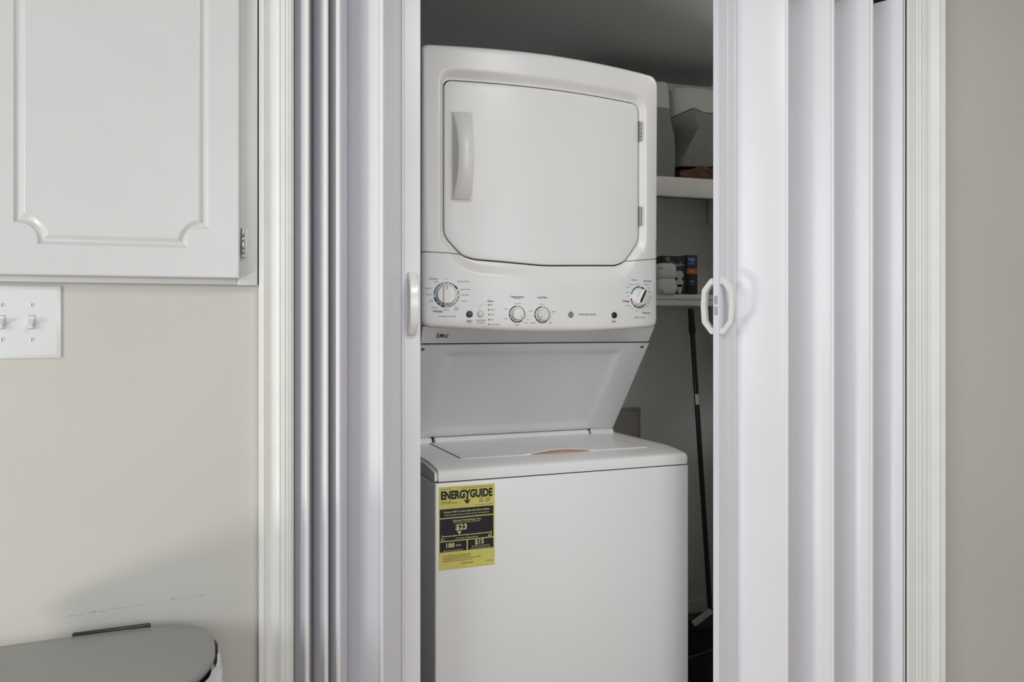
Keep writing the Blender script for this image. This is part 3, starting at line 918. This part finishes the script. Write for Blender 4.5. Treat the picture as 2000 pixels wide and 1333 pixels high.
# ------------------------------------------------------------------ trash bin
bin_ = thing('trash_bin', 'grey lidded trash bin with a white liner against the wall', 'trash bin', (-.279, 1.448, 0), math.radians(5))
def sup(a, b, e, n=72, front=1.62):
    out = []
    for i in range(n):
        q = 2 * math.pi * i / n; c, s = math.cos(q), math.sin(q)
        e2 = e if s > 0 else .92; out.append((a * math.copysign(abs(c) ** e2, c), (b if s > 0 else b * front) * math.copysign(abs(s) ** e2, s)))
    return out
HA, HB, LZ, E_ = .2240, .1320, .72, .50
def shell(name, rows, material, parent, e=E_, capb=True):
    V = []; F = []; n = 72
    for a, b, z in rows: V += [(x, y, z) for x, y in sup(a, b, e)]
    for k in range(len(rows) - 1):
        for i in range(n): j = (i + 1) % n; F.append((k * n + i, k * n + j, (k + 1) * n + j, (k + 1) * n + i))
    F.append(tuple(range((len(rows) - 1) * n, len(rows) * n)))
    if capb: F.append(tuple(range(n)))
    return mesh(name, V, F, material, parent, True, 45)
shell('body', [(HA - .025, HB - .025, 0), (HA - .022, HB - .022, .03), (HA - .014, HB - .014, .66), (HA - .014, HB - .014, .672)], 'lid_grey', bin_)
shell('rim', [(HA - .013, HB - .013, .655), (HA - .007, HB - .007, .660), (HA - .006, HB - .006, .698), (HA - .012, HB - .012, .702)], 'rim_black', bin_)
shell('lid', [(HA - .003, HB - .003, .703), (HA, HB, .707), (HA, HB, .714), (HA - .002, HB - .002, .7185), (HA - .007, HB - .007, .7205), (HA * .6, HB * .6, .7225), (HA * .1, HB * .1, .7230)], 'lid_grey', bin_)
box('hinge_bar', -.002, .122, HB - .002, HB + .006, .708, .7235, 'rim_black', bin_, .002)
# liner peeking out under the lid: crumpled skirt
V = []; F = []; n = 120; rr = random.Random(3)
for k, z in enumerate((.704, .694, .682, .667, .650, .632)):
    for i, (x, y) in enumerate(sup(HA - .006, HB - .006, E_, n)):
        q = 2 * math.pi * i / n; wv = .004 + .003 * math.sin(9 * q + k) + .002 * math.sin(23 * q + 2 * k) + rr.uniform(-.0012, .0012)
        f = .009 + wv * (.5 + .30 * k); l = math.hypot(x, y)
        V.append((x + x / l * f, y + y / l * f, z + (.006 * math.sin(7 * q) if k == 5 else 0)))
for k in range(5):
    for i in range(n):
        q = 360 * i / n
        if q < 14 or q > 268: j = (i + 1) % n; F.append((k * n + i, k * n + j, (k + 1) * n + j, (k + 1) * n + i))
ln = mesh('liner', V, F, 'bag_white', bin_, True, 70)
ln['label'] = 'crumpled white plastic liner'
# scuff mark on the wall above the bin
sf = Decal(lambda x, y: (x, D - .0005, y))
for i in range(26):
    x = -.315 + .235 * i / 26 + random.uniform(0, .004); y = .7375 + .017 * i / 26 + random.uniform(-.0015, .0015)
    sf.rect(x, y, x + random.uniform(.002, .007), y + random.uniform(.0006, .0018))
tag(sf.build('scuff_mark', 'scuff', None), 'grey scuff mark rubbed on the wall above the trash bin', 'scuff mark')

# ------------------------------------------------------------------ closet shelves and their contents
SF, ST = 2.36, 1.7365
sh = thing('closet_shelf', 'upper white closet shelf with deep front edge holding fabric baskets', 'shelf', (1.0, SF, 1.62))
def lb(name, o, x0, x1, y0, y1, z0, z1, m, bevel=.002): L_ = o.location; return box(name, x0 - L_.x, x1 - L_.x, y0 - L_.y, y1 - L_.y, z0 - L_.z, z1 - L_.z, m, o, bevel)
lb('board', sh, 1.05, CR, SF + .019, BACK, ST - .02, ST, 'trim_paint')
lb('front_edge', sh, 1.05, CR, SF, SF + .0188, ST - .064, ST, 'trim_paint', .006)
lb('cleat', sh, 1.05, CR - .02, BACK - .018, BACK, ST - .105, ST - .021, 'trim_paint')
lb('cleat', sh, CR - .018, CR, SF + .02, BACK, ST - .105, ST - .021, 'trim_paint')
SB = 1.3565
s2 = thing('closet_shelf', 'lower white closet shelf holding light bulb boxes', 'shelf', (1.0, SF, 1.30))
lb('board', s2, 1.05, CR, SF, BACK, SB - .018, SB, 'trim_paint', .004)
lb('cleat', s2, 1.05, CR, BACK - .018, BACK, SB - .075, SB - .0185, 'trim_paint')
lb('cleat', s2, CR - .018, CR, SF + .02, BACK, SB - .075, SB - .0185, 'trim_paint')
lb('front_edge', s2, 1.05, CR, SF + .003, SF + .018, SB - .038, SB - .0182, 'trim_paint', .003)

# baskets: grey woven lower part, white band above
bk1 = thing('fabric_basket', 'upright grey fabric storage basket with white top band beside dryer', 'basket', (1.18, 2.40, ST), 0)
def loft(name, rows, material, parent, closed=True, cap=None):
    n = len(rows[0]); V = [p for r in rows for p in r]; F = []
    for k in range(len(rows) - 1):
        for i in range(n if closed else n - 1): j = (i + 1) % n; F.append((k * n + i, k * n + j, (k + 1) * n + j, (k + 1) * n + i))
    if cap == 'bottom': F.append(tuple(range(n)))
    return mesh(name, V, F, material, parent, True, 50)
def bring(x0, x1, y0, y1, z, r=.012, wob=0, seed=0):
    rg = random.Random(seed); out = []
    for cx, cy, a0 in ((x1 - r, y0 + r, -90), (x1 - r, y1 - r, 0), (x0 + r, y1 - r, 90), (x0 + r, y0 + r, 180)):
        for i in range(5):
            a = math.radians(a0 + 90 * i / 4); out.append((cx + r * math.cos(a) + rg.uniform(-wob, wob), cy + r * math.sin(a) + rg.uniform(-wob, wob), z))
    return out
b1r = [(.147, .000, 0), (.149, -.001, .05), (.1475, -.001, .10), (.1455, .001, .150), (.1425, .004, .158), (.1345, .003, .20), (.1300, .003, .228)]
loft('grey_fabric', [bring(-.12, x, y - .012, .20, z, .012, .0008, i) for i, (x, y, z) in enumerate(b1r)], 'fabric_grey', bk1, cap='bottom')
b1w = [(.1305, .0025, .228), (.128, .002, .262), (.1235, .002, .300), (.1185, .002, .3115)]
loft('white_band', [bring(-.12, x, y - .0125, .20, z, .012, .0006, 9 + i) for i, (x, y, z) in enumerate(b1w)] +
     [bring(-.11, .108, 0, .19, .3105), bring(-.11, .108, 0, .19, .24)], 'fabric_white', bk1)

# crumpled basket lying on a brown folded item
bk2 = thing('fabric_basket', 'crumpled grey fabric basket with white band resting on brown item', 'basket', (1.45, 2.40, ST + .045), 0)
G = bk2.location
def g(x, y, z): return (x - G.x, y - G.y, z - G.z)
# columns of the outline: each lists (x, y) from the floor of the basket to its rim
zs = [1.781, 1.800, 1.850, 1.905, 1.935, 1.965, 1.968, 2.000, 2.030, 2.043]
cols = [
    [(1.338, 2.56)] * 3 + [(1.334, 2.56)] * 3 + [(1.328, 2.56)] * 4,                                   # back left
    [(1.338, 2.47), (1.338, 2.47), (1.336, 2.475), (1.332, 2.475), (1.330, 2.465), (1.328, 2.455), (1.328, 2.455), (1.324, 2.450), (1.320, 2.450), (1.322, 2.452)],
    [(1.345, 2.425), (1.345, 2.425), (1.362, 2.470), (1.376, 2.492), (1.364, 2.452), (1.352, 2.430), (1.352, 2.430), (1.346, 2.420), (1.344, 2.415), (1.348, 2.418)],
    [(1.356, 2.402), (1.360, 2.402), (1.382, 2.398), (1.409, 2.388), (1.405, 2.398), (1.396, 2.402), (1.395, 2.402), (1.384, 2.398), (1.377, 2.398), (1.374, 2.404)],
    [(1.375, 2.398), (1.380, 2.398), (1.398, 2.394), (1.420, 2.390), (1.420, 2.394), (1.412, 2.396), (1.411, 2.396), (1.400, 2.396), (1.392, 2.398), (1.390, 2.404)],
    [(1.430, 2.396)] * 3 + [(1.442, 2.396)] * 3 + [(1.436, 2.398)] * 3 + [(1.434, 2.404)],
    [(1.500, 2.398)] * 9 + [(1.500, 2.404)],
    [(1.590, 2.404)] * 10,
    [(1.596, 2.56)] * 10]
lift = [0, 0, 0, 0, .004, .006, .006, .004, .002, 0]
def strip(name, k0, k1, m):
    rows = []
    for k in range(k0, k1 + 1):
        rows.append([g(cols[i][k][0], cols[i][k][1], zs[k] + ([-.030, -.024, -.012, .008, .004, -.004, -.004, -.004, -.004][i] if 4 <= k <= 6 else 0) + (.006 if i in (6, 7) and k < 2 else 0) + (-.012 if i in (1,) and k > 7 else 0)) for i in range(len(cols))])
    return rows
r_g = strip('', 0, 5, None); r_w = strip('', 6, 9, None)
loft('grey_fabric', r_g, 'fabric_grey', bk2, cap='bottom')
inner = [[(x * .94 + .005, y * .94 + .008, z - .004) for x, y, z in r_w[-1]], [(x * .92 + .005, y * .90 + .010, z - .028) for x, y, z in r_w[-1]]]
loft('white_band', r_w + inner, 'fabric_white', bk2)
# brown item under it
V = []; F = []
nx, ny = 26, 10
for k in range(2):
    for j in range(ny + 1):
        for i in range(nx + 1):
            x = 1.335 + .258 * i / nx; y = 2.372 + .20 * j / ny
            top = ST + .022 + .018 * sm(0, .35, i / nx) + .003 * math.sin(x * 90) + .003 * math.sin(y * 70 + x * 40)
            V.append((x - 1.46, y - 2.47, (top if k else ST + .0005) - ST))
q = (nx + 1) * (ny + 1)
for j in range(ny):
    for i in range(nx):
        a = j * (nx + 1) + i; F += [(a, a + 1, a + nx + 2, a + nx + 1), (q + a, q + a + nx + 1, q + a + nx + 2, q + a + 1)]
per = [i for i in range(nx + 1)] + [j * (nx + 1) + nx for j in range(1, ny + 1)] + [ny * (nx + 1) + i for i in range(nx - 1, -1, -1)] + [j * (nx + 1) for j in range(ny - 1, 0, -1)]
for a, b in zip(per, per[1:] + per[:1]): F.append((a, b, q + b, q + a))
it = mesh('folded_item', V, F, 'brown_leather', None, True, 50); it.location = (1.46, 2.47, ST)
tag(it, 'dark brown mottled folded item under the crumpled basket', 'leather item')

# light bulb boxes
def carton(name, x0, x1, y0, y1, z1, label, cat):
    o = thing(name, label, cat, ((x0 + x1) / 2, y0, SB)); L_ = o.location
    box('carton', x0 - L_.x, x1 - L_.x, 0, y1 - y0, 0, z1, 'box_black', o, .0008); return o
b_a = carton('bulb_box', 1.283, 1.3700, 2.400, 2.455, .127, 'black light bulb box with hanging tab and printed bulbs', 'box')
f_ = lambda x, z: (x - b_a.location.x, -.0006, z - SB)
mesh('hanging_tab', [(x - b_a.location.x, y, z) for y in (.020, .0235) for x, z in ((1.300, SB + .126), (1.366, SB + .126), (1.366, SB + .150), (1.336, SB + .150), (1.334, SB + .138))],
     [(0, 1, 2, 3, 4), (9, 8, 7, 6, 5), (0, 5, 6, 1), (1, 6, 7, 2), (2, 7, 8, 3), (3, 8, 9, 4), (4, 9, 5, 0)], 'box_black', b_a)
pr = Decal(f_); monogram(Decal(f_), pr, 1.3040, SB + .1155, .0095); pr.text('Cool', 1.332, SB + .099, .022, bold=.004); pr.text('white', 1.357, SB + .099, .008)
pr.build('printing', 'white_print', b_a)
pb = Decal(lambda x, z: (x - b_a.location.x, -.0008, z - SB))
for bx in (1.3215, 1.3470):
    pb.disc(bx, SB + .0655, .0140); pb.disc(bx, SB + .0390, .0140)
    pb.poly([(bx - .0125, SB + .033), (bx - .0055, SB + .004), (bx + .0055, SB + .004), (bx + .0125, SB + .033)])
pb.build('bulb_picture', 'bulb_print', b_a)
b_b = carton('bulb_box', 1.3712, 1.4130, 2.398, 2.445, .1315, 'narrow black light bulb box with blue and orange panels', 'box')
q_ = lambda off: (lambda x, z: (x - b_b.location.x, -off, z - SB))
for m_, z0, z1 in (('box_blue', .094, .1315), ('box_orange', .069, .087)):
    dd = Decal(q_(.0006)); dd.rect(1.3725, SB + z0, 1.4115, SB + z1); dd.build('printed_panel', m_, b_b)
dd = Decal(q_(.0009)); dd.rect(1.3775, SB + .0885, 1.4100, SB + .0955); dd.build('printed_panel', 'box_blue', b_b)
dd = Decal(q_(.0012)); dd.text('HD', 1.3905, SB + .1160, .0165, bold=.01); dd.text('LIGHT', 1.3905, SB + .1035, .0075); dd.text('60', 1.392, SB + .078, .011)
dd.text('LED', 1.392, SB + .044, .010, bold=.01); dd.rect(1.383, SB + .034, 1.402, SB + .0352); dd.build('printing', 'white_print', b_b)

# white wrapped rolls in front of the black box
tw = thing('tissue_pack', 'white plastic wrapped tissue pack in front of the black box', 'tissue pack', (1.279, 2.372, SB))
for k, (z0, z1) in enumerate(((.0, .0525), (.049, .100))):
    rows = []
    for f, s in ((0, .78), (.10, .95), (.3, 1.0), (.6, 1.0), (.82, .93), (.94, .78), (1, .45)):
        z = z0 + (z1 - z0) * f
        rows.append([(.036 * s * (math.copysign(abs(math.cos(q)) ** .6, math.cos(q))) + .0015 * math.sin(3 * q + 9 * f + k), .024 * s * math.copysign(abs(math.sin(q)) ** .6, math.sin(q)) , z) for q in [2 * math.pi * i / 36 for i in range(36)]])
    n = 36; V = [p for r in rows for p in r]; F = [(a * n + i, a * n + (i + 1) % n, (a + 1) * n + (i + 1) % n, (a + 1) * n + i) for a in range(6) for i in range(n)] + [tuple(range(n)), tuple(range(6 * n, 7 * n))]
    mesh('roll', V, F, 'tissue_wrap', tw, True, 60)
mesh('green_print', [(-.034, -.0225, .078), (-.020, -.0242, .079), (-.021, -.0242, .0855), (-.034, -.0225, .0865)], [(0, 1, 2, 3)], 'tissue_green', tw)
mesh('green_print', [(-.034, -.0225, .006), (-.014, -.0248, .004), (-.019, -.0246, .008), (-.034, -.0225, .016)], [(0, 1, 2, 3)], 'tissue_green', tw)

# utility panel on the back wall behind the washer
up = thing('utility_panel', 'brownish plastic utility panel on the closet back wall', 'panel', (1.25, BACK, .72))
box('plate', -.17, .0815, -.010, 0, 0, .242, 'utility_panel', up, .002)
box('rim', -.168, .0795, -.014, -.0098, .234, .240, 'utility_panel', up, .001)
box('rim', .0735, .0795, -.014, -.0098, .002, .2335, 'utility_panel', up, .001)

# unseen ceiling lamp added to brighten the closet, behind the right-hand folding door
lm = thing('closet_fill_lamp', 'small unseen glass ceiling lamp added to brighten the closet', 'lamp', (1.38, 1.84, CH - .10))
lathe('base', [(.055, .075), (.058, .085), (.060, .10)], 'knob_white', lm, 28)
lathe('globe', [(.012, 0), (.035, .008), (.052, .030), (.054, .050), (.046, .0755)], 'fill_lamp_glass', lm, 28)

# long-handled dustpan leaning in the corner
dpn = thing('dustpan', 'black long-handled dustpan leaning beside the washer', 'dustpan', (1.425, 2.345, 0))
def h_(t): return (1.3685 + .063 * t - 1.425, .02 * (1 - t) + .0, 1.312 - 1.03 * t)
ts = [0, .004, .012, .04, .07, .078, .082]
tube('grip', [h_(t) for t in ts], [.004, .0085, .0102, .0098, .0112, .0112, .0085], 'black_rubber', dpn)
tube('pole', [h_(t) for t in (.08, .3, .6, 1.0)], [.0082] * 4, 'black_plastic', dpn)
lb_ = []
V = []
for t in (.272, .305):
    c = Vector(h_(t))
    for i in range(5):
        a = math.radians(210 + 30 * i); V.append(c + Vector((.0088 * math.cos(a), .0088 * math.sin(a), 0)))
stk = mesh('sticker', V, [(i, i + 1, 6 + i, 5 + i) for i in range(4)], 'white_print', dpn, True)
# pan: scoop with raised back, ribs and a lip
V = []; F = []
prof = [(-.055, .012), (-.062, .100), (-.060, .210), (-.056, .295), (-.045, .318), (-.010, .326), (.040, .310), (.058, .240), (.060, .02), (.058, 0), (-.050, 0)]
pan = prism('pan', prof, -.130, .130, 'black_plastic', dpn, xf=lambda y, z, x: (x, y, z))
for i in range(34):
    x = -.122 + .0074 * i
    V = [(x + a + s, y, z) for a in (0, .0034) for y, z, s in ((-.0670, .230, -.005), (-.0660, .288, .006), (-.050, .288, .006), (-.050, .230, -.005))]
    mesh('comb_tooth', V, [(0, 1, 2, 3), (4, 7, 6, 5), (0, 4, 5, 1), (1, 5, 6, 2), (2, 6, 7, 3), (3, 7, 4, 0)], 'charcoal_plastic', dpn)
tube('lip', [(-.132, -.064, .206), (0, -.066, .231), (.132, -.064, .256)], [.007] * 3, 'charcoal_plastic', dpn)
V = [(-.092 + a * .064 - .008 * b, -.0690, .308 + .036 * a + .012 * b) for a, b in ((0, 0), (1, 0), (1, 1), (0, 1))]
V += [(x, y + .012, z) for x, y, z in V]
pt = mesh('paper_tag', V, [(0, 1, 2, 3), (7, 6, 5, 4), (0, 4, 5, 1), (1, 5, 6, 2), (2, 6, 7, 3), (3, 7, 4, 0)], 'white_print', dpn)
# carton on the closet floor behind it
ct = thing('carton', 'small red and yellow carton on the closet floor behind dustpan', 'box', (1.47, 2.475, 0))
box('base', -.10, .10, -.05, .05, 0, .225, 'cardboard_red', ct, .002)
box('lid', -.101, .101, -.051, .051, .2245, .250, 'cardboard_yellow', ct, .002)
